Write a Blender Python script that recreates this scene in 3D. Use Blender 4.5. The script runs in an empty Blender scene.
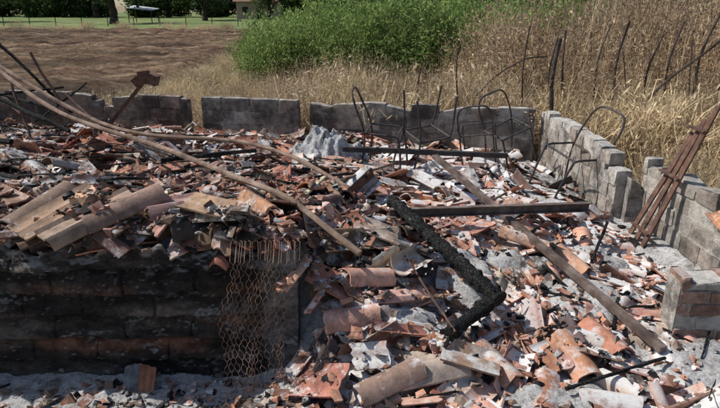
import bpy, math, random
import numpy as np
from mathutils import Vector, Matrix, Euler
random.seed(7); R=np.random.RandomState(11)
sc=bpy.context.scene
# ------------------------------------------------------------------ noise
TAB=R.rand(8,256,256)
def vn(x,y,s=0):
    x=np.asarray(x,float); y=np.asarray(y,float)
    xi=np.floor(x).astype(int); yi=np.floor(y).astype(int)
    fx=x-xi; fy=y-yi; fx=fx*fx*(3-2*fx); fy=fy*fy*(3-2*fy)
    T=TAB[s%8]; a=T[xi%256,yi%256]; b=T[(xi+1)%256,yi%256]; c=T[xi%256,(yi+1)%256]; d=T[(xi+1)%256,(yi+1)%256]
    return (a*(1-fx)+b*fx)*(1-fy)+(c*(1-fx)+d*fx)*fy
def fbm(x,y,s=0,o=4):
    r=0;a=.5;t=0
    for i in range(o):
        r=r+a*vn(np.asarray(x)*2**i+17*i,np.asarray(y)*2**i+31*i,s+i); t+=a; a*=.5
    return r/t
def sst(a,b,x):
    t=np.clip((np.asarray(x,float)-a)/(b-a),0,1); return t*t*(3-2*t)
# ------------------------------------------------------------------ materials
def newmat(name):
    m=bpy.data.materials.new(name); m.use_nodes=True
    nt=m.node_tree; nt.nodes.clear()
    out=nt.nodes.new('ShaderNodeOutputMaterial'); b=nt.nodes.new('ShaderNodeBsdfPrincipled')
    b.inputs['Specular IOR Level'].default_value=.2
    nt.links.new(b.outputs[0],out.inputs[0]); return m,nt,b
def coords(nt,stretch=(1,1,1)):
    tc=nt.nodes.new('ShaderNodeTexCoord'); mp=nt.nodes.new('ShaderNodeMapping'); mp.inputs['Scale'].default_value=stretch
    nt.links.new(tc.outputs['Object'],mp.inputs[0]); return mp.outputs[0]
def noise(nt,co,scale,detail=6,rough=.6):
    n=nt.nodes.new('ShaderNodeTexNoise'); n.inputs['Scale'].default_value=scale; n.inputs['Detail'].default_value=min(detail,6)
    n.inputs['Roughness'].default_value=rough
    nt.links.new(co,n.inputs['Vector']); return n.outputs[0]
def ramp(nt,f,stops):
    r=nt.nodes.new('ShaderNodeValToRGB'); e=r.color_ramp.elements
    while len(e)<len(stops): e.new(.5)
    for k,(p,c) in zip(e,stops):
        k.position=p; k.color=(c,c,c,1) if isinstance(c,(int,float)) else (*c,1)
    nt.links.new(f,r.inputs[0]); return r.outputs[0]
def mix(nt,f,a,b,mode='MIX'):
    m=nt.nodes.new('ShaderNodeMix'); m.data_type='RGBA'; m.blend_type=mode
    for s,v in ((m.inputs[0],f),(m.inputs[6],a),(m.inputs[7],b)):
        if isinstance(v,(int,float)): s.default_value=v
        elif isinstance(v,tuple): s.default_value=(*v,1)
        else: nt.links.new(v,s)
    return m.outputs[2]
def math_(nt,op,a,b=0.):
    m=nt.nodes.new('ShaderNodeMath'); m.operation=op
    for s,v in ((m.inputs[0],a),(m.inputs[1],b)):
        if isinstance(v,(int,float)): s.default_value=v
        else: nt.links.new(v,s)
    return m.outputs[0]
def bump(nt,b,h,strength=.5,dist=.01):
    n=nt.nodes.new('ShaderNodeBump'); n.inputs['Strength'].default_value=strength; n.inputs['Distance'].default_value=dist
    nt.links.new(h,n.inputs['Height']); nt.links.new(n.outputs[0],b.inputs['Normal'])
def upmask(nt,lo=.35,hi=.85):
    g=nt.nodes.new('ShaderNodeNewGeometry'); s=nt.nodes.new('ShaderNodeSeparateXYZ'); nt.links.new(g.outputs['Normal'],s.inputs[0])
    r=nt.nodes.new('ShaderNodeMapRange'); r.inputs[1].default_value=lo; r.inputs[2].default_value=hi; nt.links.new(s.outputs[2],r.inputs[0])
    return r.outputs[0]
def vmat(name,ashc=(.46,.45,.43),soot=.6,ashk=1.,bs=60,bst=.5,bd=.006,rough=.9,sscale=2.2,slo=.47,shi=.64):
    """vertex-coloured rough material with soot patches and settled ash (alpha = ash amount)"""
    m,nt,b=newmat(name); co=coords(nt)
    at=nt.nodes.new('ShaderNodeAttribute'); at.attribute_name='Col'
    n1=noise(nt,co,14,8,.65); c=mix(nt,1.,at.outputs['Color'],ramp(nt,n1,[(.25,.55),(.5,1.),(.75,1.4)]),'MULTIPLY')
    n2=noise(nt,co,sscale,6,.75); sm=ramp(nt,n2,[(slo,0.),(shi,1.)])
    c=mix(nt,math_(nt,'MULTIPLY',sm,soot),c,(.03,.025,.022))
    n3=noise(nt,co,8,10,.75)
    th=math_(nt,'SUBTRACT',n3,math_(nt,'SUBTRACT',.66,math_(nt,'MULTIPLY',at.outputs['Alpha'],.36)))
    am=ramp(nt,math_(nt,'MULTIPLY',th,6.),[(0.,0.),(.9,1.)])
    k=math_(nt,'MULTIPLY',math_(nt,'MULTIPLY',am,upmask(nt)),ashk)
    c=mix(nt,k,c,mix(nt,noise(nt,co,40,5,.6),tuple(x*.7 for x in ashc),tuple(min(1,x*1.25) for x in ashc)))
    nt.links.new(c,b.inputs['Base Color']); b.inputs['Roughness'].default_value=rough
    bump(nt,b,noise(nt,co,bs,8,.7),bst,bd); return m
def nmat(name,stops,scale=5,rough=.9,bs=40,bst=.5,bd=.01,stretch=(1,1,1),detail=8,metal=0.):
    m,nt,b=newmat(name); co=coords(nt,stretch)
    nt.links.new(ramp(nt,noise(nt,co,scale,detail,.65),stops),b.inputs['Base Color'])
    b.inputs['Roughness'].default_value=rough; b.inputs['Metallic'].default_value=metal
    bump(nt,b,noise(nt,co,bs,8,.7),bst,bd); return m
def leafmat(name,tr=.3):
    m,nt,b=newmat(name); at=nt.nodes.new('ShaderNodeAttribute'); at.attribute_name='Col'
    oi=nt.nodes.new('ShaderNodeObjectInfo')
    c=mix(nt,1.,at.outputs['Color'],ramp(nt,oi.outputs['Random'],[(0.,.6),(1.,1.3)]),'MULTIPLY')
    nt.links.new(c,b.inputs['Base Color']); b.inputs['Roughness'].default_value=.7
    t=nt.nodes.new('ShaderNodeBsdfTranslucent'); nt.links.new(c,t.inputs[0])
    ms=nt.nodes.new('ShaderNodeMixShader'); ms.inputs[0].default_value=tr
    nt.links.new(b.outputs[0],ms.inputs[1]); nt.links.new(t.outputs[0],ms.inputs[2])
    nt.links.new(ms.outputs[0],[n for n in nt.nodes if n.type=='OUTPUT_MATERIAL'][0].inputs[0]); return m
# ------------------------------------------------------------------ mesh building
class MB:
    def __init__(s): s.v=[];s.f=[];s.c=[];s.n=0
    def add(s,v,f,c=(1,1,1,0)):
        v=np.asarray(v,float).reshape(-1,3); s.v.append(v)
        s.f.extend([tuple(i+s.n for i in q) for q in f])
        c=np.asarray(c,float)
        s.c.append(np.tile(c,(len(v),1)) if c.ndim==1 else c); s.n+=len(v)
    def make(s,name,mat,smooth=None,parent=None):
        me=bpy.data.meshes.new(name); me.from_pydata(np.concatenate(s.v).tolist(),[],s.f)
        a=me.color_attributes.new('Col','FLOAT_COLOR','POINT'); a.data.foreach_set('color',np.concatenate(s.c).astype(np.float32).ravel())
        me.materials.append(mat)
        if smooth is not None:
            me.polygons.foreach_set('use_smooth',[True]*len(me.polygons)); me.set_sharp_from_angle(angle=math.radians(smooth))
        me.update(); o=bpy.data.objects.new(name,me); sc.collection.objects.link(o)
        if parent: o.parent=parent
        return o
def empty(name,loc=(0,0,0)):
    e=bpy.data.objects.new(name,None); e.location=loc; sc.collection.objects.link(e); return e
def sweep(pts,rad,n=8,jit=0.,rect=None,flatdir=None):
    """tube (or rectangular bar) along a polyline"""
    P=[Vector(p) for p in pts]; V=[];F=[]
    if isinstance(rad,(int,float)): rad=[rad]*len(P)
    up=Vector(flatdir) if flatdir else Vector((0,0,1))
    for i,p in enumerate(P):
        t=(P[min(i+1,len(P)-1)]-P[max(i-1,0)]).normalized()
        s=t.cross(up)
        if s.length<.05: s=t.cross(Vector((.3,1,0)))
        s.normalize(); u=s.cross(t).normalized()
        if rect: off=[(-rect[0],-rect[1]),(rect[0],-rect[1]),(rect[0],rect[1]),(-rect[0],rect[1])]
        else: off=[(rad[i]*math.cos(2*math.pi*k/n),rad[i]*math.sin(2*math.pi*k/n)) for k in range(n)]
        for a,b in off:
            j=1+jit*(random.random()-.5)*2
            q=p+s*a*j+u*b*j; V.append(q[:])
    m=4 if rect else n
    for i in range(len(P)-1):
        for k in range(m):
            F.append((i*m+k,i*m+(k+1)%m,(i+1)*m+(k+1)%m,(i+1)*m+k))
    F.append(tuple(range(m))[::-1]); F.append(tuple((len(P)-1)*m+k for k in range(m)))
    return V,F
def spl(pts,k=8):
    P=[Vector(p) for p in pts]; P=[P[0]*2-P[1]]+P+[P[-1]*2-P[-2]]; o=[]
    for i in range(1,len(P)-2):
        for j in range(k):
            t=j/k; a,b,c,d=P[i-1:i+3]
            o.append(.5*((2*b)+(c-a)*t+(2*a-5*b+4*c-d)*t*t+(3*b-a-3*c+d)*t**3))
    o.append(P[-2]); return o
def lin(a,b,k=10,wob=0.):
    a=Vector(a);b=Vector(b)
    return [a.lerp(b,i/k)+Vector([random.uniform(-wob,wob) for _ in range(3)]) for i in range(k+1)]
def bar(name,pts,rad,mat,n=8,jit=0,rect=None,col=(1,1,1,0),smooth=40,flatdir=None,parent=None):
    mb=MB(); mb.add(*sweep(pts,rad,n,jit,rect,flatdir),col); return mb.make(name,mat,smooth,parent)
# ------------------------------------------------------------------ materials used
m_tile=vmat('terracotta_tile',ashc=(.62,.60,.58),soot=.62)
m_tile2=vmat('terracotta_tile_clean',ashc=(.56,.54,.52),soot=.4)
m_block=vmat('sooty_block',soot=.78,ashk=.8,bs=45,bst=.8,bd=.01,sscale=1.8,slo=.44,shi=.6)
m_pale=vmat('pale_plaster_block',soot=.75,ashk=.5,bs=30,bst=1.,bd=.02,sscale=2.6,slo=.45,shi=.62)
m_char,nt,b=newmat('charred_wood'); co=coords(nt)
vo=nt.nodes.new('ShaderNodeTexVoronoi'); vo.feature='DISTANCE_TO_EDGE'; vo.inputs['Scale'].default_value=38; nt.links.new(co,vo.inputs['Vector'])
nt.links.new(ramp(nt,noise(nt,co,11,8,.7),[(.35,(.006,.006,.006)),(.58,(.022,.021,.02)),(.70,(.10,.095,.09))]),b.inputs['Base Color'])
b.inputs['Roughness'].default_value=.75
bump(nt,b,ramp(nt,vo.outputs[0],[(0.,0.),(.12,1.)]),1.,.02)
m_wood=nmat('burnt_pole_wood',[(.3,(.06,.042,.033)),(.5,(.20,.135,.10)),(.75,(.35,.27,.21))],scale=5,bs=30,bst=.6,bd=.006)
m_rust=nmat('burnt_rusty_metal',[(.3,(.04,.025,.02)),(.55,(.13,.07,.05)),(.8,(.23,.13,.09))],scale=12,rough=.7,bs=90,bst=.3,bd=.002)
m_steel=nmat('scorched_steel',[(.3,(.02,.02,.024)),(.5,(.05,.045,.045)),(.66,(.12,.075,.055)),(.8,(.18,.13,.1))],scale=10,rough=.6,bs=90,bst=.2,bd=.002)
m_beam=nmat('scorched_beam',[(.3,(.05,.035,.03)),(.5,(.12,.085,.07)),(.72,(.26,.21,.185))],scale=7,rough=.75,bs=60,bst=.3,bd=.003)
m_post=nmat('weathered_post',[(.3,(.03,.025,.02)),(.6,(.08,.06,.05)),(.8,(.14,.11,.09))],scale=8,bs=40)
m_dry=leafmat('dry_plant',.35); m_green=leafmat('green_leaf',.4)
# ------------------------------------------------------------------ ground
def gridmesh(name,xs,ys,zf,mat,smooth=True):
    X,Y=np.meshgrid(xs,ys,indexing='xy'); Z=zf(X,Y)
    V=np.stack([X,Y,Z],-1).reshape(-1,3); nx=len(xs); ny=len(ys)
    i=np.arange(nx*ny).reshape(ny,nx); F=np.stack([i[:-1,:-1],i[:-1,1:],i[1:,1:],i[1:,:-1]],-1).reshape(-1,4)
    me=bpy.data.meshes.new(name); me.from_pydata(V.tolist(),[],F.tolist()); me.materials.append(mat)
    if smooth: me.polygons.foreach_set('use_smooth',[True]*len(me.polygons))
    o=bpy.data.objects.new(name,me); sc.collection.objects.link(o); return o
m_gr=nmat('dry_ground',[(.3,(.13,.09,.055)),(.5,(.24,.18,.11)),(.7,(.34,.27,.16))],scale=.9,bs=12,bst=1,bd=.05)
gridmesh('ground',np.linspace(-700,700,60),np.linspace(-200,1200,60),lambda X,Y:0*X-.01,m_gr)
m_soil,nt,b=newmat('ploughed_soil'); co=coords(nt,(.3,1.5,1))
c=ramp(nt,noise(nt,co,1.1,10,.75),[(.34,(.065,.038,.022)),(.47,(.135,.082,.05)),(.58,(.20,.135,.082)),(.70,(.34,.265,.17))])
c=mix(nt,1.,c,ramp(nt,noise(nt,coords(nt,(1,2,1)),5,8,.8),[(.36,.5),(.5,1.),(.62,1.6)]),'MULTIPLY')
c=mix(nt,1.,c,ramp(nt,noise(nt,coords(nt,(.045,1,.0)),1.6,4,.6),[(.38,.5),(.5,1.05),(.62,1.8)]),'MULTIPLY')
nt.links.new(c,b.inputs['Base Color']); b.inputs['Roughness'].default_value=.95; bump(nt,b,noise(nt,co,6,8,.8),1.,.2)
def fz(X,Y):
    yy=Y+.05*X+1.2*vn(X*.06,Y*.06,2); e=sst(14,15,Y)*(1-sst(54,55,Y))*(1-sst(-6.4,-5.6,X))
    return .01+e*(.03+.26*np.abs(np.sin(yy*math.pi/1.2))*(.3+1.1*vn(X*.9,Y*1.1,1))+.10*vn(X*2.2,Y*3,3)+.07*vn(X*5,Y*6,5))
gridmesh('ploughed_field',np.linspace(-50,-5.5,340),np.arange(14,55.1,.14),fz,m_soil)
m_crop=nmat('green_crop',[(.3,(.05,.085,.02)),(.45,(.11,.15,.045)),(.58,(.19,.22,.08)),(.7,(.28,.27,.12))],scale=.5,bs=5,bst=1,bd=.1,stretch=(.3,1,1))
gridmesh('green_field',np.linspace(-160,80,140),np.linspace(56,190,100),lambda X,Y:.02+.25*fbm(X*.4,Y*.4,4)*sst(56,58,Y),m_crop)
# ------------------------------------------------------------------ rubble height
WY=3.22
def hb(X,Y):
    X=np.asarray(X,float);Y=np.asarray(Y,float)
    left=np.interp(Y,[3.2,4.2,5.5,7,9,10.2],[.93,.83,.68,.49,.35,.34])
    right=np.interp(Y,[2.0,2.7,3.4,4.2,5.2,6.5,8.4],[0.03,.06,.16,.27,.34,.34,.28])
    right=right*(1-.35*sst(1.5,2.5,X)*sst(3.2,4.2,Y))
    w=sst(-.55,.75,X)
    inn=left*(1-w)+right*w
    front=.02+right*sst(-.9,.1,X)+.28*np.exp(-((X-.0)**2/.25+(Y-3.4)**2/.25))*sst(-.6,-.1,X)
    k=sst(WY+.05,WY+.18,Y)*1.0
    kk=np.where(X<-.42,k,sst(2.9,4.0,Y))
    h=inn*kk+front*(1-kk)
    rough=sst(2.6,3.6,Y)*.8+.12
    rough=np.where((X<-.6)&(Y<WY),.15,rough)
    h=h+rough*(.26*(fbm(X*.9,Y*.9,5)-.5)+.10*(fbm(X*3.5,Y*3.5,2)-.5))
    return np.maximum(h,.015+.03*fbm(X*4,Y*4,3))
x0,x1,y0,y1,DX=-6.6,3.2,1.6,10.2,.025
gx=np.arange(x0,x1,DX); gy=np.arange(y0,y1,DX)
GX,GY=np.meshgrid(gx,gy,indexing='ij'); H=hb(GX,GY)
def backy(x): return 8.0-(np.asarray(x)-2.62)*.216
wl=(GX<-.40)&(GY>WY-.03)&(GY<WY+.14); H[wl]=np.maximum(H[wl],.965)
H0=H.copy()
def idx(x,y):
    return np.clip(((np.asarray(x)-x0)/DX).astype(int),0,len(gx)-1),np.clip(((np.asarray(y)-y0)/DX).astype(int),0,len(gy)-1)
def Hs(x,y): i,j=idx(x,y); return H[i,j]
m_ash,nt,b=newmat('ash_bed'); co=coords(nt)
c1=ramp(nt,noise(nt,co,2.6,10,.75),[(.28,(.07,.06,.055)),(.36,(.33,.305,.285)),(.46,(.62,.605,.59)),(.70,(.80,.79,.78))])
c2=mix(nt,ramp(nt,noise(nt,co,30,8,.8),[(.38,.0),(.54,1.)]),(.48,.44,.41),(1.05,1.05,1.05))
nt.links.new(mix(nt,1.,c1,c2,'MULTIPLY'),b.inputs['Base Color']); b.inputs['Roughness'].default_value=.95
bump(nt,b,noise(nt,co,45,10,.8),1.,.03)
DR=[(.80,3.95,.28,.40,.27),(1.72,3.72,.42,.36,.20),(1.35,5.1,.36,.28,.18),(-2.9,4.7,.45,.25,.15),(2.15,3.0,.42,.32,.17),(1.2,2.72,.46,.24,.17),(2.1,4.5,.36,.6,.16),(-.1,5.5,.3,.3,.13),(-1.9,6.6,.5,.3,.14),(-4.2,6.8,.5,.35,.15),(.38,3.3,.24,.22,.17),(-3.3,3.75,.35,.2,.13),(1.0,6.2,.6,.3,.16),(.3,2.5,.4,.2,.14),(1.2,4.3,.3,.24,.17),(-3.6,5.6,.4,.25,.14),(2.0,5.6,.4,.4,.12)]
def drift(X,Y):
    k=.015+.085*sst(.40,.60,fbm(X*1.4,Y*1.4,0))*(.35+.65*sst(-.2,1.,X))
    for cx,cy,rx,ry,h in DR:
        k=np.maximum(k,h*np.exp(-(((X-cx)/rx)**2+((Y-cy)/ry)**2)**1.5)*(.55+.9*fbm(X*5,Y*5,3)))
    return k+.035*(fbm(X*9,Y*9,6)-.5)
gridmesh('ash_ground',np.arange(-6.5,3.3,.028),np.arange(1.5,10.15,.028),
  lambda X,Y:hb(X,Y)+drift(X,Y)+.02*(vn(X*22,Y*22,1)-.5)-.06*(1-sst(1.5,1.9,Y))-1.2*((Y>backy(X)+.1)),m_ash)
# ------------------------------------------------------------------ tile pieces
NC,NV=9,3
def topo():
    F=[];a=lambda l,r,c:l*NC*NV+r*NC+c
    for r in range(NV-1):
        for c in range(NC-1):
            F.append((a(0,r,c),a(0,r,c+1),a(0,r+1,c+1),a(0,r+1,c))); F.append((a(1,r,c),a(1,r+1,c),a(1,r+1,c+1),a(1,r,c+1)))
    for c in range(NC-1):
        F.append((a(0,0,c+1),a(0,0,c),a(1,0,c),a(1,0,c+1))); F.append((a(0,NV-1,c),a(0,NV-1,c+1),a(1,NV-1,c+1),a(1,NV-1,c)))
    for r in range(NV-1):
        F.append((a(0,r,0),a(0,r+1,0),a(1,r+1,0),a(1,r,0))); F.append((a(0,r+1,NC-1),a(0,r,NC-1),a(1,r,NC-1),a(1,r+1,NC-1)))
    return F
TF=topo()
def prof(u,kind):
    if kind==0:
        return np.where(u>.48,.055*np.sin(np.pi*np.clip((u-.48)/.52,0,1))**.8,0)+.016*np.exp(-(u/.05)**2)+.006*np.exp(-((u-.25)/.04)**2)
    if kind==2:
        return .016*(np.exp(-(u/.07)**2)+.8*np.exp(-((u-.5)/.08)**2)+np.exp(-((u-1)/.07)**2))
    return .06*np.sin(np.pi*u)**.8
COLS=[((.43,.185,.115),2.8),((.50,.29,.21),2.8),((.36,.155,.10),2.0),((.23,.13,.09),2.1),((.085,.065,.055),2.1),((.48,.39,.31),2.2),((.50,.22,.14),.8)]
CW=np.array([w for _,w in COLS]); CW/=CW.sum()
def drop(mb,cx,cy,yaw,u0,u1,L,kind,jag=.02,slope=0.,tilt=(0,0),ov=None,flip=False,col=None,ashv=.3,sink=.014,fz=None,wk=1.):
    W=(.245 if kind!=1 else .175)*wk
    u=np.linspace(u0,u1,NC); z=prof(u,kind); z=z-z.min()
    if flip: z=z.max()-z
    U=(u-(u0+u1)/2)*W
    e0=-L/2+jag*(R.rand(NC)-.5)*2+slope*U; e1=L/2+jag*(R.rand(NC)-.5)*2-slope*U*R.uniform(-.5,1)
    V=np.stack([e0,(e0+e1)/2,e1]); UU=np.tile(U,(3,1))+jag*.5*(R.rand(3,1)-.5); ZZ=np.tile(z,(3,1))
    cs,sn=math.cos(yaw),math.sin(yaw)
    lx=(UU*cs-V*sn).ravel(); ly=(UU*sn+V*cs).ravel(); X=cx+lx; Y=cy+ly
    hs=Hs(X,Y)
    A=np.stack([np.ones_like(lx),lx,ly],1)
    if ov is None:
        co=np.linalg.lstsq(A,hs,rcond=None)[0]; sx=np.clip(co[1]*.85,-.5,.5)+tilt[0]; sy=np.clip(co[2]*.85,-.5,.5)+tilt[1]
        if cx<-.4 and abs(cy-WY)<.3: sy=np.clip(sy,-.3,.45)
    else: sx,sy=ov
    nrm=Vector((-sx,-sy,1)).normalized(); q=Vector((0,0,1)).rotation_difference(nrm).to_matrix()
    M=np.array(q); P=np.stack([lx,ly,ZZ.ravel()],1)@M.T
    X=cx+P[:,0];Y=cy+P[:,1]; hs=Hs(X,Y); lift=np.percentile(hs-P[:,2],84)-sink
    if fz is not None: lift=fz
    P=P+np.array([cx,cy,lift]); th=.013
    T=P+np.array(nrm[:])*th
    mb_c=col if col is not None else COLS[R.choice(len(COLS),p=CW)][0]
    k=R.uniform(.75,1.25); c=(mb_c[0]*k,mb_c[1]*k*R.uniform(.93,1.08),mb_c[2]*k*R.uniform(.9,1.12),ashv)
    mb.add(np.concatenate([T,P]),TF,c)
    G=T.reshape(3,NC,3); a=np.linspace(0,2,max(4,int(L/.02)))
    lo=np.floor(a).astype(int).clip(0,1); fr=(a-lo)[:,None,None]; D=G[lo]*(1-fr)+G[lo+1]*fr
    D=np.concatenate([D,(D[:,1:]+D[:,:-1])/2],1).reshape(-1,3)
    i,j=idx(D[:,0],D[:,1]); np.maximum.at(H,(i,j),D[:,2])
def dens(x,y):
    if y>backy(x)-.12: return 0
    if x>2.5: return 0
    if ((x+.35)/.38)**2+((y-6.9)/.3)**2<1: return .12
    pk=1.
    for cx,cy,rx,ry,h in DR:
        if ((x-cx)/rx)**2+((y-cy)/ry)**2<.8: pk=.22
    if x<-.45 and WY-.28<y<WY+.0: return 0
    if y<WY+.0 or (y<WY+.1 and x>-.45):
        if x<-.9: return .07
        if x<-.35: return .3
        if x>2.15 : return .25*pk
        return .9*(.5+.8*float(fbm(x*1.5,y*1.5,6)))*pk
    if x<-.2: return 1.*pk
    d=1-.82*float(sst(1.5,2.0,x))*float(sst(4.7,5.6,y))
    d*=1-.15*float(sst(.2,.9,x))
    d*=.5+.9*float(fbm(x*1.5,y*1.5,6))
    return d*pk
tiles=MB(); cnt=0
for it in range(20500):
    if cnt>6000: break
    x=R.uniform(-6.3,2.6) if R.rand()<.6 else R.uniform(-.4,2.5); y=R.uniform(1.9,9.9) if R.rand()<.75 else R.uniform(2.3,5.5)
    if R.rand()>dens(x,y): continue
    if H[idx(x,y)]-H0[idx(x,y)]>(.12 if x<-.2 else .105): continue
    cnt+=1
    ang=6.0*float(vn(x*.8,y*.8,7))+R.randn()*.5
    r=R.rand(); kind=(0,1,2)[R.choice(3,p=[.45,.30,.25])]
    if r<.17: u0,u1,L,j,s=0,1,R.uniform(.32,.44),.004,0
    elif r<.66:
        u0=R.uniform(0,.5);u1=u0+R.uniform(.35,.7);L=R.uniform(.16,.36);j=.014;s=R.uniform(-.4,.4)
    else:
        u0=R.uniform(0,.6);u1=u0+R.uniform(.25,.45);L=R.uniform(.07,.19);j=.014;s=R.uniform(-.6,.6)
    if y<WY and x<-.5: L=min(L,.13); u1=min(u1,u0+.4)
    if x<-.4 and y<WY+.12: L=min(L,.22)
    st=.13 if R.rand()>.14 else .42
    right=float(sst(-.3,.8,x))
    col=None
    if R.rand()<.30*(1-right): col=(.17,.10,.07)
    if R.rand()<.28*right: col=(.54,.31,.23)
    ashv=float(np.clip(.42+.38*right+R.uniform(-.4,.4)+1.3*(fbm(x*.9,y*.9,1)-.5),0,1))
    drop(tiles,x,y,ang,u0,min(1,u1),L,kind,j,s,(R.randn()*st,R.randn()*st),flip=R.rand()<.35,ashv=ashv,col=col)
tiles.make('roof_tile_rubble',m_tile,35)
# chips
ch=MB(); BF=[(0,1,2,3),(7,6,5,4),(0,4,5,1),(1,5,6,2),(2,6,7,3),(3,7,4,0)]
BV=np.array([[-1,-1,1],[1,-1,1],[1,1,1],[-1,1,1],[-1,-1,-1],[1,-1,-1],[1,1,-1],[-1,1,-1]],float)
n=0
while n<12500:
    x=R.uniform(-6.3,2.7); y=R.uniform(1.9,9.9) if R.rand()<.5 else R.uniform(2.3,5)
    if n<900: x=R.uniform(-4,-.42); y=R.uniform(WY-.03,WY+.22)
    elif n<1500: x=R.uniform(-2.4,-.4); y=R.uniform(2.5,WY-.12)
    elif R.rand()>.3+.7*dens(x,y) or y>backy(x)-.1: continue
    elif x<-.9 and y<WY+.05 and R.rand()<.4: continue
    elif WY-.1<y<WY-.02 and x<-.38: continue
    q=R.rand(); s=.005+.024*R.rand()**3
    if q<.38: c=(.42,.21,.14)
    elif q<.60: c=(.02,.02,.02)
    elif q<.80: c=(.50,.48,.46); s*=.6
    else: c=(.26,.18,.135)
    v=BV*(s*np.array([R.uniform(.6,1.9),R.uniform(.6,1.2),R.uniform(.2,.6)]))+R.randn(8,3)*s*.28
    M=np.array(Euler((R.randn()*.4,R.randn()*.4,R.rand()*6.3)).to_matrix()); v=v@M.T+np.array([x,y,max(float(Hs(x,y)),float(hb(x,y)+drift(x,y)))+s*.2])
    k=R.uniform(.6,1.2); ch.add(v,BF,(c[0]*k,c[1]*k,c[2]*k,.4)); n+=1
ch.make('rubble_chips',m_tile)
def whole(x,y,yaw,L=.42,kind=0,ov=None,col=(.36,.2,.13),flip=False,u=(0,1),ashv=.35,fz=None,wk=1.,sink=.014,mat=None):
    mb=MB(); drop(mb,x,y,math.radians(yaw),u[0],u[1],L,kind,.008,0,(0,0),ov,flip,col,ashv,fz=fz,wk=wk,sink=sink); mb.make('roof_tile',mat or m_tile2,35)
br=(.30,.19,.14); tn=(.42,.30,.215); orr=(.46,.21,.135)
whole(-1.90,3.36,-34,.56,2,(.02,.32),(.34,.21,.15),wk=.95,ashv=.3); whole(-1.66,3.28,-40,.60,0,(-.04,.36),tn,wk=.9,ashv=.15); whole(-1.50,3.38,-46,.52,1,(0,.3),br,wk=1.1,ashv=.2)
whole(-2.08,3.46,-24,.50,1,(.04,.25),br,wk=1.1,ashv=.2)
whole(-1.20,3.46,-56,.38,0,(-.08,.1),br,ashv=.2); whole(-.98,3.38,66,.34,2,(.0,.15),(.36,.22,.155),wk=.85,ashv=.3); whole(-2.45,3.62,55,.38,2,(.0,.1),br,mat=m_tile)
whole(-.72,3.5,40,.34,0,(0,.1),(.40,.2,.13),mat=m_tile); whole(-2.75,3.45,10,.42,0,(0,.12),tn,mat=m_tile); whole(.12,3.95,85,.34,2,None,tn,mat=m_tile)
whole(.40,2.86,-74,.50,1,(.0,.12),(.42,.33,.25),wk=1.15,ashv=.1); whole(.18,2.78,-66,.42,1,None,br,mat=m_tile); whole(.66,2.95,80,.36,0,None,br,True,ashv=.6)
whole(1.35,3.05,12,.36,1,None,orr,ashv=.5); whole(1.6,3.2,20,.36,1,None,orr); whole(1.1,2.8,-20,.34,1,None,orr,ashv=.6)
whole(1.7,4.2,35,.36,1,None,(.55,.30,.21)); whole(1.0,4.6,-40,.36,2,None,orr,mat=m_tile); whole(1.45,2.72,75,.34,1,None,tn,ashv=.8)
whole(-1.9,5.3,-55,.4,2,None,orr,mat=m_tile); whole(-3.1,5.9,20,.4,1,None,br)
whole(.85,3.0,30,.34,1,None,(.52,.26,.18),ashv=.5); whole(2.02,4.7,-15,.4,1,None,(.55,.28,.2)); whole(-.05,3.15,-80,.36,1,None,(.5,.28,.2),mat=m_tile); whole(.05,3.5,-60,.38,1,None,(.5,.26,.18))
stk=MB()
for _ in range(360):
    x=R.uniform(-6,2.3); y=R.uniform(2.6,8.8)
    if y>backy(x)-.3 or (x<-.3 and y<3.5): continue
    l=R.uniform(.08,.42)*(.5 if x>0 else 1); a=R.rand()*6.3; r=R.uniform(.004,.016)
    A=(x-l*math.cos(a),y-l*math.sin(a)); B=(x+l*math.cos(a),y+l*math.sin(a))
    if max(A[1],B[1])>backy(x)-.1 or (min(A[1],B[1])<3.3 and x<0) or max(A[0],B[0])>2.5: continue
    za=float(Hs(*A))+r; zb=float(Hs(*B))+r; zm=float(Hs(x,y))+r*.6
    if abs(za-zb)>.5*l: continue
    if (za+zb)/2<zm: za+=(zm-(za+zb)/2); zb+=(zm-(za+zb)/2)
    stk.add(*sweep(lin((*A,za),(*B,zb),5,r*.6),[r*R.uniform(.6,1.1) for _ in range(6)],6,.2),(1,1,1,0))
stk.make('charred_sticks',m_char,50)
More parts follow.
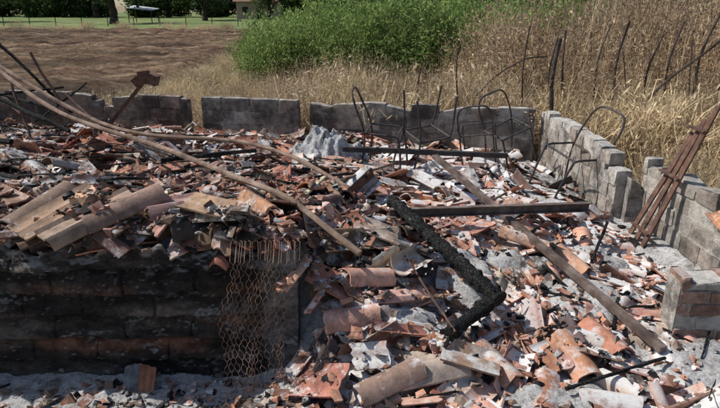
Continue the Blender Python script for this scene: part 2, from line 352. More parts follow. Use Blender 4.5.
# ------------------------------------------------------------------ walls
def blockwall(name,p0,p1,z0,courses,bh,bl,th,mat,cols,ragged=.3,jit=.006,side=1,ashv=.5,mortar=(.2,.18,.165),tops=None,grad=True,er=1.):
    p0=Vector((*p0,0));p1=Vector((*p1,0)); d=(p1-p0); Ln=d.length; d.normalize(); nrm=Vector((-d.y,d.x,0)); mb=MB()
    def rbox(cor,c):
        N=7; a=np.linspace(-1,1,N)
        cor=np.array(cor)
        for ax,sg in ((0,-1),(0,1),(1,-1),(1,1),(2,1),(2,-1)):
            A_,B_=np.meshgrid(a,a,indexing='ij'); q=np.zeros((N,N,3)); o_=[i for i in range(3) if i!=ax]
            q[...,ax]=sg; q[...,o_[0]]=A_; q[...,o_[1]]=B_
            W_=[((1+s0*q[...,0])*(1+s1*q[...,1])*(1+s2*q[...,2])/8)[...,None]*cor[k] for k,(s0,s1,s2) in enumerate(BV)]
            P=sum(W_); cen=cor.mean(0)
            edge=(np.abs(q)>.99).sum(-1)
            sh=np.where(edge>=3,.05,np.where(edge==2,.022,0))[...,None]*er
            h1=fbm(P[...,0]*13+P[...,2]*9,P[...,1]*13+P[...,2]*11,2)-.5
            P=P-(P-cen)*sh*(1+2.5*h1[...,None])+ (P-cen)*.07*er*h1[...,None]*(ax!=2)
            P[...,2]+=.03*h1*(ax==2)
            i=np.arange(N*N).reshape(N,N); F=np.stack([i[:-1,:-1],i[1:,:-1],i[1:,1:],i[:-1,1:]],-1).reshape(-1,4).tolist()
            if not ((sg>0)!=(ax==1)): F=[f[::-1] for f in F]
            mb.add(P.reshape(-1,3),F,c)
    for k in range(courses):
        s=-(bl*.5 if k%2 else 0)-random.uniform(0,.05)
        while s<Ln-.03:
            bb=bl*random.uniform(.82,1.15)
            a=max(s,0)+.004; b=min(s+bb,Ln)-.004; s+=bb
            if b-a<.05: continue
            mid=(a+b)/2
            cmax=courses if tops is None else tops(mid/Ln)
            if k>=cmax: continue
            hh=bh-.008
            r0=r1=0
            if k==int(cmax)-1 and random.random()<ragged: r0=random.uniform(0,.55)*bh; r1=random.uniform(0,.55)*bh
            z=z0+k*bh; o=random.uniform(-jit,jit); vs=[]
            for q in BV:
                pos=p0+d*((a if q[0]<0 else b)+random.uniform(-jit,jit)*.5)+nrm*((q[1]*th/2)+o+random.uniform(-jit,jit)*.7)
                vs.append((pos.x,pos.y,z+((hh-(r0 if q[0]<0 else r1)) if q[2]>0 else 0)+random.uniform(-jit,jit)*.4))
            c=random.choice(cols); kk=random.uniform(.75,1.2)
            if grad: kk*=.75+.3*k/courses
            rbox(vs,(c[0]*kk,c[1]*kk,c[2]*kk,ashv))
        segs=24
        for i in range(segs):
            fa=i/segs; fb=(i+1)/segs; cmax=courses if tops is None else tops((fa+fb)/2)
            if k>=cmax: continue
            zt=z0+(k+1)*bh-(bh*.6 if k+1>=int(cmax) else 0)
            vs=[]
            for q in BV:
                pos=p0+d*((fa if q[0]<0 else fb)*Ln)+nrm*(q[1]*(th/2-.007))
                vs.append((pos.x,pos.y,zt if q[2]>0 else z0+k*bh))
            mb.add(vs,BF,(*mortar,0))
    return mb.make(name,mat,45)
gcols=[(.33,.295,.26),(.39,.345,.30),(.27,.235,.205),(.42,.35,.285),(.2,.17,.15)]
dcols=[(.25,.19,.155),(.19,.145,.12),(.30,.225,.18),(.13,.10,.085)]
by=lambda x:float(backy(x))
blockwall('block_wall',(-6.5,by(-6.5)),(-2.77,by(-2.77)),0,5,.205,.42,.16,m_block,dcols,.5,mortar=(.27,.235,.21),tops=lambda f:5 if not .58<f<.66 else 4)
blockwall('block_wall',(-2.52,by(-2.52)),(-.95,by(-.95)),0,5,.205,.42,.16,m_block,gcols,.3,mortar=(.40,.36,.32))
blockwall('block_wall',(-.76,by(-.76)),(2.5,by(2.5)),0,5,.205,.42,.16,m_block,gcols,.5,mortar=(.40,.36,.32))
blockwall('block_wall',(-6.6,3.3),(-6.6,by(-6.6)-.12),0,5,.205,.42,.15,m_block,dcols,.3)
pcols=[(.53,.485,.43),(.46,.41,.36),(.57,.525,.47),(.42,.36,.305),(.48,.42,.36),(.33,.275,.23)]
blockwall('whitewashed_wall',(2.68,8.05),(2.66,5.45),0,6,.167,.27,.16,m_pale,pcols,.6,.009,ashv=.7,mortar=(.44,.40,.35),tops=lambda f:6 if f<.88 else 5,er=1.3)
blockwall('whitewashed_wall',(2.88,5.38),(2.96,3.5),0,6,.167,.27,.16,m_pale,pcols,.7,.009,ashv=.7,mortar=(.44,.40,.35),tops=lambda f:6 if f<.6 else 5,er=1.3)
blockwall('concrete_stub',(2.68,5.42),(2.84,5.40),0,4,.2,.2,.2,m_pale,[(.38,.33,.28)],.9,.015,ashv=.8,mortar=(.3,.27,.25))
bcols=[(.40,.25,.19),(.33,.2,.15),(.46,.33,.25),(.42,.38,.33),(.5,.46,.41)]
blockwall('brick_pier',(2.08,3.36),(3.3,3.28),0,8,.095,.21,.2,m_pale,bcols,.8,.014,ashv=1,mortar=(.44,.40,.35),er=1.8)
m_soot,nt,b=newmat('sooty_earth'); co=coords(nt,(1,1,1.6)); at=nt.nodes.new('ShaderNodeAttribute'); at.attribute_name='Col'
c=mix(nt,1.,at.outputs['Color'],ramp(nt,noise(nt,co,9,10,.75),[(.36,.4),(.5,1.),(.66,1.9)]),'MULTIPLY')
am=math_(nt,'MULTIPLY',ramp(nt,noise(nt,co,8,10,.75),[(.42,0.),(.56,1.)]),math_(nt,'MULTIPLY',upmask(nt,.42,.75),at.outputs['Alpha']))
c=mix(nt,am,c,(.36,.34,.32)); nt.links.new(c,b.inputs['Base Color']); b.inputs['Roughness'].default_value=.85
bump(nt,b,noise(nt,co,30,10,.75),1.,.02)
def front_wall():
    mb=MB(); xs=np.linspace(-4.6,-.40,640); zs=np.linspace(-.02,.97,240)
    X,Z=np.meshgrid(xs,zs,indexing='ij')
    wob=.07*(fbm(X*.8,Z*.1,1)-.5)+.075*(fbm(X*4.5,Z*.4,3)-.5)
    zz=(Z+wob)/.165; row=np.floor(zz); ph=zz%1.0
    xo=X+row*.23+.18*vn(X*1.3,row*4.7,6)+.04*vn(row*3.1,Z*12,4)
    jx=(xo/.47)%1.0; cell=np.floor(xo/.47)
    joint=np.exp(-((np.minimum(jx,1-jx))/.02)**2)*sst(.35,.6,vn(cell*3.3,row*2.7,5))
    bul=.080*(1-ph)**.8*np.minimum(1,ph*12)*(.25+.95*vn(X*2.5+row*7,row*3.3,2))*(1-.4*joint)
    Y=WY-bul-.045*(fbm(X*3,Z*5,4)-.5)-.030*(fbm(X*14,Z*17,5)-.5)-.008*(vn(X*50,Z*50,6)-.5)
    top=Z+np.clip((Z-.88)/.09,0,1)*(.11*(fbm(X*6,Z*0,6)-.5)+.03*(vn(X*30,Z*0,2)-.5))
    P=np.stack([X,Y,top],-1)
    band=1.3*np.exp(-((Z-.30)/.05)**2)+1.0*np.exp(-((Z-.47)/.045)**2)+.5*np.exp(-((Z-.70)/.04)**2)
    k=np.clip(band*sst(.40,.62,fbm(X*1.6,Z*7,0)),0,1)[...,None]*.75
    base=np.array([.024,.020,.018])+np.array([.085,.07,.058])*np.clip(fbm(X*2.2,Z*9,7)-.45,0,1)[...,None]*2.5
    base=base*(.5+.9*np.clip(bul/.06,0,1))[...,None]  # groove shade painted into the colour: recesses darker, bulging courses lighter
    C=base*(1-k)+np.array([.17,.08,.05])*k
    C=C*(1-.4*joint[...,None])
    edge=np.clip((Z+.06*(fbm(X*12,Z*0,1)-.5)*2-.945)/.03,0,1)[...,None]*.7; C=C*(1-edge)+np.array([.26,.24,.22])*edge
    end=sst(-.66,-.56,X)[...,None]*.75*(.5+vn(X*8,Z*8,3))[...,None].clip(0,1); C=C*(1-end)+np.array([.20,.185,.17])*end
    C=np.concatenate([C,np.full(C.shape[:2]+(1,),.85)],-1)
    nx,nz=X.shape; i=np.arange(nx*nz).reshape(nx,nz)
    F=np.stack([i[:-1,:-1],i[1:,:-1],i[1:,1:],i[:-1,1:]],-1).reshape(-1,4).tolist()
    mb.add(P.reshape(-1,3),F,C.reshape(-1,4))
    D=.15; ys=np.linspace(0,D,10); t=P[:,-1]
    top2=np.stack([np.stack([t[:,0],t[:,1]+(WY+D-t[:,1])*q/D,t[:,2]-.12*(q/D)**2+(.06*(fbm(t[:,0]*9,q*24+0*t[:,0],2)-.5))*(q>0)],-1) for q in ys],1)
    ii=np.arange(nx*10).reshape(nx,10); F2=np.stack([ii[:-1,:-1],ii[1:,:-1],ii[1:,1:],ii[:-1,1:]],-1).reshape(-1,4).tolist()
    mb.add(top2.reshape(-1,3),F2,np.tile([.16,.14,.125,1.],(nx*10,1)))
    e=P[-1]; en=np.stack([np.stack([e[:,0]+.02*(fbm(e[:,2]*20,q*30+0*e[:,2],3)-.5)*(q>0),e[:,1]+(WY+.2-e[:,1])*q/.2,e[:,2]],-1) for q in ys],0)
    jj=np.arange(10*nz).reshape(10,nz); F3=np.stack([jj[:-1,:-1],jj[1:,:-1],jj[1:,1:],jj[:-1,1:]],-1).reshape(-1,4).tolist()
    mb.add(en.reshape(-1,3),F3,np.tile([.2,.18,.16,.5],(nz*10,1)))
    mb.make('scorched_block_wall',m_soot,60)
front_wall()
# ------------------------------------------------------------------ poles and beams
def above(pts,c=.035): return [Vector((p[0],p[1],max(p[2],float(Hs(p[0],p[1]))+c))) if p[1]<backy(p[0])-.1 else Vector(p) for p in pts]
def smooth_(pts,n=6):
    P=[Vector(p) for p in pts]
    for _ in range(n):
        P=[P[0]]+[ (P[i-1]+P[i]*2+P[i+1])/4 for i in range(1,len(P)-1)]+[P[-1]]
    return P
def pole(name,pts,r,mat):
    p=spl(pts,9)
    for _ in range(4): p=smooth_(above(p,r+.02),4)
    bar(name,p,[r*(1-.25*i/len(p)) for i in range(len(p))],mat,9,.12)
def rest(a,b,clear,k=16,cap=.14):
    a=Vector(a); b=Vector(b); ds=sorted([float(Hs(*a.lerp(b,i/k).xy))+clear-a.lerp(b,i/k).z for i in range(k+1)]); d=min(cap,max(0,ds[-3]))
    tail=min(cap,max(0,float(Hs(b.x,b.y))+clear-b.z-d)); return a+Vector((0,0,d)),b+Vector((0,0,d+tail))
pole('burnt_roof_pole',[(-4.75,7.6,1.58),(-3.63,6.8,1.15),(-2.2,5.76,1.05),(-.9,4.19,1.10),(-.0,3.39,.86)],.030,m_wood)
pole('burnt_roof_pole',[(-5.05,8.05,1.62),(-3.32,6.98,1.03),(-2.31,6.38,.98),(-1.34,6.15,.98),(-.59,5.35,.98),(-.088,4.72,.86)],.027,m_wood)
A,B=rest((.80,5.85,.88),(1.93,3.08,.33),.012); bar('metal_roof_beam',lin(A,B,12,.002),0,m_beam,rect=(.030,.022))
cb=empty('steel_channel_beam'); A=Vector((.25,4.50,.74));B=Vector((2.03,4.72,.72))
bar('web',lin(A,B,4),0,m_beam,rect=(.004,.034),parent=cb)
bar('flange_top',lin(A+Vector((0,-.022,.036)),B+Vector((0,-.022,.036)),4),0,m_beam,rect=(.026,.004),parent=cb)
bar('flange_bottom',lin(A+Vector((0,-.022,-.036)),B+Vector((0,-.022,-.036)),4),0,m_beam,rect=(.026,.004),parent=cb)
bar('charred_beam',spl([(.28,4.62,.80),(.47,4.22,.73),(.7,3.82,.63),(.95,3.42,.5)],16),[.046+.022*random.random() for _ in range(49)],m_char,12,.16)
bar('charred_beam',lin((.55,3.1,.42),(.96,3.50,.49),22,.003),[.040+.018*random.random() for _ in range(23)],m_char,10,.16)
bar('thin_rod',lin((.17,4.15,.80),(.60,3.08,.46),8,.004),.008,m_rust,6)
bar('burnt_metal_bar',lin((-.2,6.5,.80),(1.72,6.42,.74),8,.004),0,m_steel,rect=(.028,.028))
for a,bb,r,m in [((-1.9,5.22,1.0),(-1.1,5.82,.95),.022,m_char),((-.15,5.0,.8),(.35,5.9,.7),.015,m_wood),((.95,4.7,.66),(1.5,5.5,.58),.012,m_beam),((1.2,2.75,.24),(1.9,3.0,.28),.012,m_char),((-5.4,6.9,.9),(-3.9,6.2,.95),.03,m_char),((-3.9,5.2,.9),(-2.9,4.6,.95),.02,m_char),((1.85,4.1,.4),(2.3,4.9,.42),.014,m_char)]:
    p=above(lin(a,bb,8,.004),r*.6); top=max((q.z-Vector(a).lerp(Vector(bb),i/8).z) for i,q in enumerate(p))
    bar('burnt_batten',[Vector(a).lerp(Vector(bb),i/8)+Vector((0,0,top*.8)) for i in range(9)],r,m,6,.2)
for a,bb,r in [((-5.3,8.5,1.95),(-4.25,8.3,.9),.022),((-5.4,8.2,1.7),(-4.0,7.9,.82),.018),((-4.75,8.4,1.75),(-4.2,8.2,.75),.02),((-5.9,8.4,1.3),(-4.3,8.0,1.02),.02),
             ((-5.5,7.4,1.2),(-4.4,8.5,1.25),.016),((-4.9,8.0,1.5),(-4.5,7.6,.7),.018),((-4.1,8.6,1.3),(-4.7,8.1,.8),.014),((-6.0,8.9,1.5),(-5.0,8.3,.9),.03),
             ((-5.2,7.9,1.25),(-3.9,7.5,.8),.03),((-4.3,8.3,1.2),(-3.6,7.8,.75),.016),((-5.6,7.6,1.35),(-4.9,7.0,.8),.022)]:
    bar('burnt_branch',lin(a,bb,8,.012),r,m_rust if random.random()<.5 else m_char,7,.15)
ph=empty('rusty_post_with_bracket')
bar('shaft',lin((-3.66,8.0,.7),(-3.06,8.0,1.34),6),0,m_rust,rect=(.03,.022),parent=ph)
bar('head',[(-3.13,8.0,1.36),(-3.05,8.0,1.42),(-2.93,8.0,1.44),(-2.82,8.0,1.40)],0,m_rust,rect=(.08,.07),parent=ph)
bar('lip',lin((-3.06,7.93,1.51),(-2.90,7.93,1.535),3),0,m_rust,rect=(.03,.022),parent=ph)
# ------------------------------------------------------------------ chair frames
def chair(loc,rot,s=1.,mat=m_steel,seed=0):
    e=empty('burnt_chair_frame'); w=.21; r=.0115; rr=random.Random(seed)
    bx,by_,tw=rr.uniform(-.15,.15),rr.uniform(-.15,.15),rr.uniform(-.3,.3)
    def bend(p):
        x,y,z=p; a=tw*z; x,y=x*math.cos(a)-y*math.sin(a),x*math.sin(a)+y*math.cos(a)
        return (x+bx*z*z,y+by_*z*z,z)
    def t(nm,p): bar(nm,[bend(q) for q in spl(p,5)],r,mat,7,parent=e)
    t('back_loop',[(-w,.2,0),(-w,.17,.43),(-w,.24,.72),(-w*.7,.27,.86),(0,.275,.88),(w*.7,.27,.86),(w,.24,.72),(w,.17,.43),(w,.2,0)])
    t('front_leg_left',[(-w,-.24,0),(-w,-.2,.38),(-w,-.16,.445),(-w,0,.45),(-w,.17,.45)]); t('front_leg_right',[(w,-.24,0),(w,-.2,.38),(w,-.16,.445),(w,0,.45),(w,.17,.45)])
    t('seat_front_rail',[(-w,-.18,.44),(0,-.18,.44),(w,-.18,.44)]); t('seat_back_rail',[(-w,.17,.44),(0,.17,.44),(w,.17,.44)])
    e.location=loc; e.rotation_euler=[math.radians(a) for a in rot]; e.scale=(s,s,s)
chair((.28,6.7,.50),(4,-3,75),1.1,seed=1)
chair((.80,6.7,1.42),(184,8,-75),1.1,seed=2)
chair((1.6,7.3,.46),(-14,10,165),1.0,seed=3)
chair((2.0,7.35,.46),(8,-18,25),1.05,seed=4)
chair((2.33,6.25,.36),(-4,11,-72),1.12,seed=5)
# ------------------------------------------------------------------ rusty slatted gate panel
gp=empty('rusty_slatted_panel')
for k in range(3):
    o=k*.11
    bar('slat_%d'%(k+1),lin((2.60,4.78+o*1.25,.30),(2.93,4.62+o*1.25,1.62-.14*k),4),0,m_rust,rect=(.028,.008),flatdir=(-.9,-.1,.3),parent=gp)
for f in (.10,.52,.85):
    a=Vector((2.60,4.76,.30)).lerp(Vector((2.93,4.60,1.60)),f); bar('cross_bar',lin(a+Vector((-.012,0,0)),a+Vector((-.012,.32,0)),2),0,m_rust,rect=(.018,.008),parent=gp)
whole(2.83,3.98,-10,.42,0,(.45,.05),(.40,.19,.12),fz=.84,ashv=.3,mat=m_tile)
# ------------------------------------------------------------------ chicken wire
cw=MB(); nc=12; nr=62; sp=.036
def wp(i,j,off):
    x=-.80+sp*(i+off)*(1-.12*math.sin(j*.05))+.025*math.sin(j*.17)+.012*math.sin(i*1.3+j*.23)-.0010*j; z=1.05-j*.0185
    y=3.07-.03*math.sin(i*.9+j*.08)-.0036*j+.02*math.sin(j*.25)
    if j<5: y=3.10+(5-j)*.035; z=1.03+.006*j
    return (x,y,max(z,.04))
for i in range(nc):
    cw.add(*sweep([wp(i,j,(.0 if (j//2)%2==0 else .48)) for j in range(nr)],.0016,3))
    cw.add(*sweep([wp(i,j,1.0-(.0 if (j//2)%2==0 else .48)) for j in range(nr)],.0016,3))
m_wire=nmat('rusty_wire',[(.3,(.15,.085,.06)),(.7,(.34,.22,.16))],scale=12,rough=.8)
cw.make('chicken_wire',m_wire)
# ------------------------------------------------------------------ ash heap at the back
m_wa=nmat('white_ash',[(.36,(.12,.115,.11)),(.43,(.42,.41,.405)),(.53,(.64,.64,.64)),(.7,(.8,.8,.8))],scale=9,bs=40,bst=1,bd=.05,detail=12)
def ashheap(cx,cy,rx,ry,h,mat):
    def f(X,Y):
        d=((X-cx)/rx)**2+((Y-cy)/ry)**2
        return hb(X,Y)-.05+(h+.08)*np.exp(-d**1.6)*(.45+1.0*fbm(X*9,Y*9,3))+(.10*(fbm(X*16,Y*16,2)-.5)+.05*(vn(X*40,Y*40,4)-.5))*np.exp(-d*.5)
    gridmesh('white_ash_heap',np.linspace(cx-rx*1.8,cx+rx*1.8,110),np.linspace(cy-ry*1.8,cy+ry*1.8,100),f,mat)
ashheap(-.38,6.95,.60,.40,.36,m_wa)
cs_=MB(); xs=np.linspace(0,.2,33); V=[];F=[]
for l in (0,.006):
    for t in (0,.5,1):
        for x in xs: V.append((-1.52+x,2.97+.13*t+l-.004*math.cos(x*150),.03+.16*t*(1+.15*math.sin(x*18))))
for r in range(2):
    for c in range(32): F.append((r*33+c,r*33+c+1,(r+1)*33+c+1,(r+1)*33+c)); F.append((99+r*33+c,99+(r+1)*33+c,99+(r+1)*33+c+1,99+r*33+c+1))
for c in range(32): F.append((66+c,66+c+1,165+c+1,165+c))
C=np.array([(.2,.21,.23,.2) if (v[0]<-1.42) else (.34,.15,.09,.1) for v in V]); cs_.add(V,F,C); cs_.make('corrugated_sheet_fragment',m_block,40)
# ------------------------------------------------------------------ fence posts behind
for x,y,h,r,lx in [(2.45,8.6,2.12,.016,.02),(2.85,8.45,1.95,.038,.03),(3.2,9.8,1.9,.018,.1),(3.55,9.9,2.0,.026,-.1),(3.95,9.8,2.1,.018,.2),(4.3,9.8,2.15,.028,.15),(4.75,9.7,1.95,.022,.25),(5.05,9.6,2.15,.026,.2),(5.45,9.5,2.3,.028,.3),(5.7,9.3,2.6,.034,.45),(6.2,9.2,2.3,.026,.2),(6.6,9.1,2.2,.034,.1),(1.7,9.6,1.7,.016,-.1),(1.0,9.8,1.5,.014,.05),(4.5,9.3,1.7,.012,-.3),(5.3,9.0,1.9,.012,-.2)]:
    bar('fence_post',spl([(x,y,-.1),(x+lx*.3+.02,y,h*.35),(x+lx*.5-.03,y+.02,h*.7),(x+lx,y,h)],5),[r*(1-.02*i) for i in range(16)],m_post,7,.12)
for z in (.7,1.15,1.6): bar('fence_wire',lin((.9,9.82,z),(7.5,9.0,z+.05),20,.012),.003,m_rust,4)
bar('dead_branch',spl([(1.9,9.3,1.0),(2.2,9.2,1.35),(2.6,9.1,1.6),(3.0,9.3,1.62)],6),.012,m_post,6,.2)
bar('dead_branch',spl([(4.6,9.2,.9),(4.9,9.1,1.3),(5.5,9.1,1.8),(6.1,9.0,2.5)],6),.02,m_post,6,.2)
# ------------------------------------------------------------------ vegetation
def weed(name,ns,h,spread,leaf,nl,cols,stemc,mat,sw=.007,lean=.35,leafbias=.3,asp=.45,lspread=.05):
    mb=MB()
    for s in range(ns):
        a=random.random()*6.28; r=spread*math.sqrt(random.random()); bx,by_=r*math.cos(a),r*math.sin(a)
        hh=h*random.uniform(.55,1.1); la=random.random()*6.28; ll=lean*hh*random.random()
        pts=[Vector((bx+ll*math.cos(la)*t**1.6+random.uniform(-.02,.02),by_+ll*math.sin(la)*t**1.6+random.uniform(-.02,.02),hh*t)) for t in (0,.3,.55,.8,1)]
        d=Vector((math.cos(random.random()*6.28),math.sin(random.random()*6.28),0)); V=[];F=[]
        for i,p in enumerate(pts):
            w=sw*(1-.17*i); V+=[(p-d*w)[:],(p+d*w)[:]]
            if i: F.append((2*i-2,2*i-1,2*i+1,2*i))
        k=random.uniform(.6,1.25); mb.add(V,F,(stemc[0]*k,stemc[1]*k,stemc[2]*k,1))
        for _ in range(nl):
            t=leafbias+(1-leafbias)*random.random(); j=min(3,int(t*4)); p=pts[j].lerp(pts[j+1],t*4-j)
            p=p+Vector([random.gauss(0,lspread*max(.6,h)) for _ in range(3)])
            q=Vector([random.gauss(0,1),random.gauss(0,1),random.gauss(0,1.6)]).normalized(); u=q.orthogonal().normalized(); L=leaf*random.uniform(.5,1.4)
            v=[p-q*L,p+u*L*asp,p+q*L,p-u*L*asp]
            c=random.choice(cols); k=random.uniform(.6,1.25); mb.add([w_[:] for w_ in v],[(0,1,2,3)],(c[0]*k,c[1]*k,c[2]*k,1))
    o=mb.make(name,mat); me=o.data; bpy.data.objects.remove(o); return me
dc=[(.58,.44,.27),(.50,.36,.21),(.38,.245,.15),(.66,.53,.35),(.26,.165,.105)]
dry=[weed('dry_weed_mesh%d'%i,34,1.5,.42,.034,24,dc,(.56,.44,.28),m_dry,sw=.007,asp=.16,lspread=.07) for i in range(3)]+\
    [weed('dry_weed_mesh_b%d'%i,22,1.4,.36,.024,42,[(.40,.27,.175),(.31,.195,.125),(.52,.38,.25)],(.32,.225,.15),m_dry,lspread=.045,asp=.4) for i in range(2)]
grs=[weed('dry_grass_mesh%d'%i,130,.6,.35,.035,3,[(.64,.51,.33),(.54,.42,.26)],(.64,.51,.32),m_dry,sw=.006,lean=.8,asp=.2) for i in range(3)]
gc=[(.18,.28,.07),(.25,.35,.095),(.12,.19,.05),(.33,.40,.13)]
grn=[weed('bush_mesh%d'%i,34,1.6,.5,.036,62,gc,(.14,.17,.06),m_green,lean=.4,leafbias=.15,asp=.4) for i in range(3)]
def scatter(name,meshes,pts):
    e=empty(name)
    for i,(x,y,s) in enumerate(pts):
        o=bpy.data.objects.new('clump_%d'%i,random.choice(meshes)); sc.collection.objects.link(o); o.parent=e
        o.location=(x,y,-.03); o.rotation_euler=(random.gauss(0,.08),random.gauss(0,.08),random.random()*6.28)
        o.scale=(s*random.uniform(.9,1.3),s*random.uniform(.9,1.3),s*random.uniform(.75,1.2))
pts=[]
for _ in range(480):
    x=R.uniform(-3.2,11); y=by(x)+.45+R.rand()**1.3*(5.5 if x<2 else 8)
    tall=.55+.2*float(sst(-3,0,x))+.75*float(sst(1.6,4,x))*float(sst(9.5,11.5,y))
    pts.append((x,y,tall*R.uniform(.65,1.2)))
for _ in range(80):
    x=R.uniform(3.5,9); y=R.uniform(3.5,9); pts.append((x,y,R.uniform(.4,.7)))
scatter('dry_weeds',dry,pts)
pts=[(R.uniform(-5.4,-1),R.uniform(11.5,24),R.uniform(.6,1.1)) for _ in range(240)]+[(R.uniform(-6.5,3),R.uniform(9.9,11.5)+.0,R.uniform(.4,.9)) for _ in range(60)]+[(R.uniform(3.1,8),R.uniform(3.5,10),R.uniform(.5,1.3)) for _ in range(150)]
pts=[p for p in pts if p[1]>by(p[0])+.4 or p[0]>3.15]
pts+=[(R.uniform(-1,9),0,R.uniform(1.2,2.0)) for _ in range(100)]
pts=[(p[0],by(p[0])+.8+R.rand()*2.2,p[2]) if p[1]==0 else p for p in pts]
pts+=[(R.uniform(-16,-6.2),R.uniform(10.6,13.8),R.uniform(.3,.6)) for _ in range(100)]
pts+=[(R.uniform(-44,-5),R.uniform(54.5,56),R.uniform(.8,1.6)) for _ in range(60)]
pts+=[(R.uniform(-40,-7),R.uniform(15,52),R.uniform(.15,.35)) for _ in range(140)]
scatter('dry_grass',grs,pts)
pts=[]
for _ in range(230):
    y=15.5+9*R.rand()**1.4; x=R.uniform(-3.2,7.0)*y/18
    s=1.2+.4*R.rand()
    if x<-1.6*y/18: s*=.72
    pts.append((x,y,s))
scatter('green_bush',grn,pts)
scatter('dry_thicket',dry,[(R.uniform(6,22),R.uniform(13,24),R.uniform(1.3,2.1)) for _ in range(170)])
# ------------------------------------------------------------------ distant trees, hedge
m_bark=nmat('bark',[(.3,(.02,.015,.01)),(.7,(.08,.06,.045))],scale=3)
def tree(h,cr,tr,nleaf,ls,low=.35,minz=.1):
    mb=MB(); tb=MB()
    tb.add(*sweep(spl([(0,0,-.2),(.1,0,h*.18),(-.1,.1,h*.4),(.1,0,h*.62)],4),[tr*(1.25-.07*i) for i in range(13)],9,.1))
    cen=[]
    for k in range(10):
        a=k*2.4; rr=cr*random.uniform(.35,.8); z=h*random.uniform(low,.9); c=Vector((rr*math.cos(a),rr*math.sin(a),z)); cen.append((c,cr*random.uniform(.3,.5)))
        tb.add(*sweep([(0,0,h*random.uniform(.2,.45)),(c*.5+Vector((0,0,h*.12)))[:],c[:]],[tr*.4,tr*.22,tr*.08],6,.1))
    for _ in range(nleaf):
        c,r=random.choice(cen); q=Vector([random.gauss(0,1) for _ in range(3)]).normalized(); p=c+q*r*random.uniform(.4,1.1); p.z=max(p.z,h*minz*random.uniform(.3,1.2))
        n_=Vector([random.gauss(0,1) for _ in range(3)]).normalized(); u=n_.orthogonal().normalized(); L=ls*random.uniform(.5,1.3)
        g=random.choice([(.06,.10,.03),(.10,.15,.045),(.04,.07,.022)]); mb.add([(p-n_*L)[:],(p+u*L*.5)[:],(p+n_*L)[:],(p-u*L*.5)[:]],[(0,1,2,3)],(*g,1))
    o=mb.make('leaf',m_green); t=tb.make('trunk',m_bark,50); ms=(o.data,t.data); bpy.data.objects.remove(o); bpy.data.objects.remove(t); return ms
T=[tree(9,4.5,.45,2600,.32) for _ in range(2)]+[tree(5,3.6,.2,2400,.30,low=.12,minz=.12)]
def puttree(name,k,x,y,s,parent=None):
    e=parent or empty(name,(0,0,0)); rz=random.random()*6.28
    for nm,me in zip(('crown','trunk'),T[k]):
        o=bpy.data.objects.new(nm,me); sc.collection.objects.link(o); o.parent=e; o.location=(x,y,0); o.rotation_euler=(0,0,rz); o.scale=(s,s,s)
puttree('tree',0,-31.5,76,1.1); puttree('tree',1,-24,92,.9); puttree('tree',1,-52,84,1.0); puttree('tree',0,-15,98,.8)
ht=empty('distant_tree_line')
for i in range(80):
    puttree('',2 if i%5 else 1,-120+i*2.8+R.uniform(-2,2),R.uniform(112,135),R.uniform(.7,1.4),ht)
ff=MB()
for i in range(27):
    x=-60+i*2.9; ff.add(*sweep([(x,66,0),(x+.05,66,1.1)],.05,6))
ff.make('field_fence_posts',m_post)
hs=empty('distant_house'); mw=nmat('house_wall',[(.3,(.30,.22,.18)),(.7,(.42,.32,.27))],scale=2); mr=nmat('house_roof',[(.3,(.16,.09,.07)),(.7,(.24,.14,.10))],scale=2); md=nmat('opening',[(.3,(.02,.02,.02)),(.7,(.04,.04,.04))])
def box(nm,c,s,m,par):
    mb=MB(); mb.add(BV*np.array(s)/2+np.array(c),BF); return mb.make(nm,m,parent=par)
box('walls',(-17.5,104,1.5),(7,5,3),mw,hs)
mb=MB(); mb.add([(-21.5,101,2.95),(-13.5,101,2.95),(-13.5,107,2.95),(-21.5,107,2.95),(-21.3,104,4.4),(-13.7,104,4.4)],[(0,1,5,4),(2,3,4,5),(1,2,5),(3,0,4),(3,2,1,0)]); mb.make('roof',mr,parent=hs)
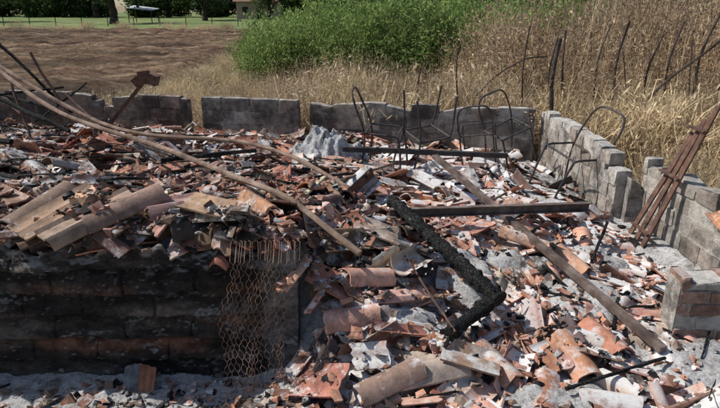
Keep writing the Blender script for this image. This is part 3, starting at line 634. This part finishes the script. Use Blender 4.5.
box('door',(-17,101.48,1.05),(1,.06,2.1),md,hs); box('window',(-19.5,101.48,1.6),(1,.06,1),md,hs); box('window_right',(-15.3,101.48,1.6),(1,.06,1),md,hs)
sh=empty('metal_roof_shelter'); mwh=nmat('zinc_sheet',[(.3,(.40,.41,.43)),(.7,(.55,.56,.58))],scale=2)
mb=MB(); mb.add([(-30.6,78,2.0),(-27.2,78,1.7),(-27.2,81,1.9),(-30.6,81,2.3),(-30.6,78,2.06),(-27.2,78,1.76),(-27.2,81,1.96),(-30.6,81,2.36)],[(3,2,1,0),(4,5,6,7),(0,1,5,4),(1,2,6,5),(2,3,7,6),(3,0,4,7)]); mb.make('roof_sheet',mwh,parent=sh)
for x,y,z in ((-30.4,78.2,2.02),(-27.4,78.2,1.74),(-27.4,80.8,1.9),(-30.4,80.8,2.27)): bar('leg',[(x,y,0),(x,y,z)],.06,m_post,6,parent=sh)
# ------------------------------------------------------------------ light, sky, camera
S=Vector((-.64,.15,.75)).normalized()
el=math.asin(S.z); az=math.atan2(S.x,S.y)
w=bpy.data.worlds.new('World'); sc.world=w; w.use_nodes=True; nt=w.node_tree
sky=nt.nodes.new('ShaderNodeTexSky'); sky.sky_type='NISHITA'; sky.sun_disc=False; sky.sun_elevation=el; sky.sun_rotation=az
nt.links.new(sky.outputs[0],nt.nodes['Background'].inputs[0]); nt.nodes['Background'].inputs[1].default_value=.115
l=bpy.data.lights.new('sun','SUN'); l.energy=5.0; l.angle=math.radians(.5); l.color=(1,.97,.91)
lo=bpy.data.objects.new('sun',l); lo.rotation_euler=S.to_track_quat('Z','Y').to_euler(); lo.location=(-10,5,12); sc.collection.objects.link(lo)
cam=bpy.data.cameras.new('camera'); co_=bpy.data.objects.new('camera',cam); sc.collection.objects.link(co_)
co_.location=(0,0,2.4); co_.rotation_euler=(math.radians(90-19.4),0,0); cam.sensor_width=36; cam.lens=28.25; cam.clip_end=3000; cam.clip_start=.05
sc.camera=co_
sc.view_settings.view_transform='Standard'; sc.view_settings.look='None'; sc.view_settings.exposure=0
print('tiles',cnt)
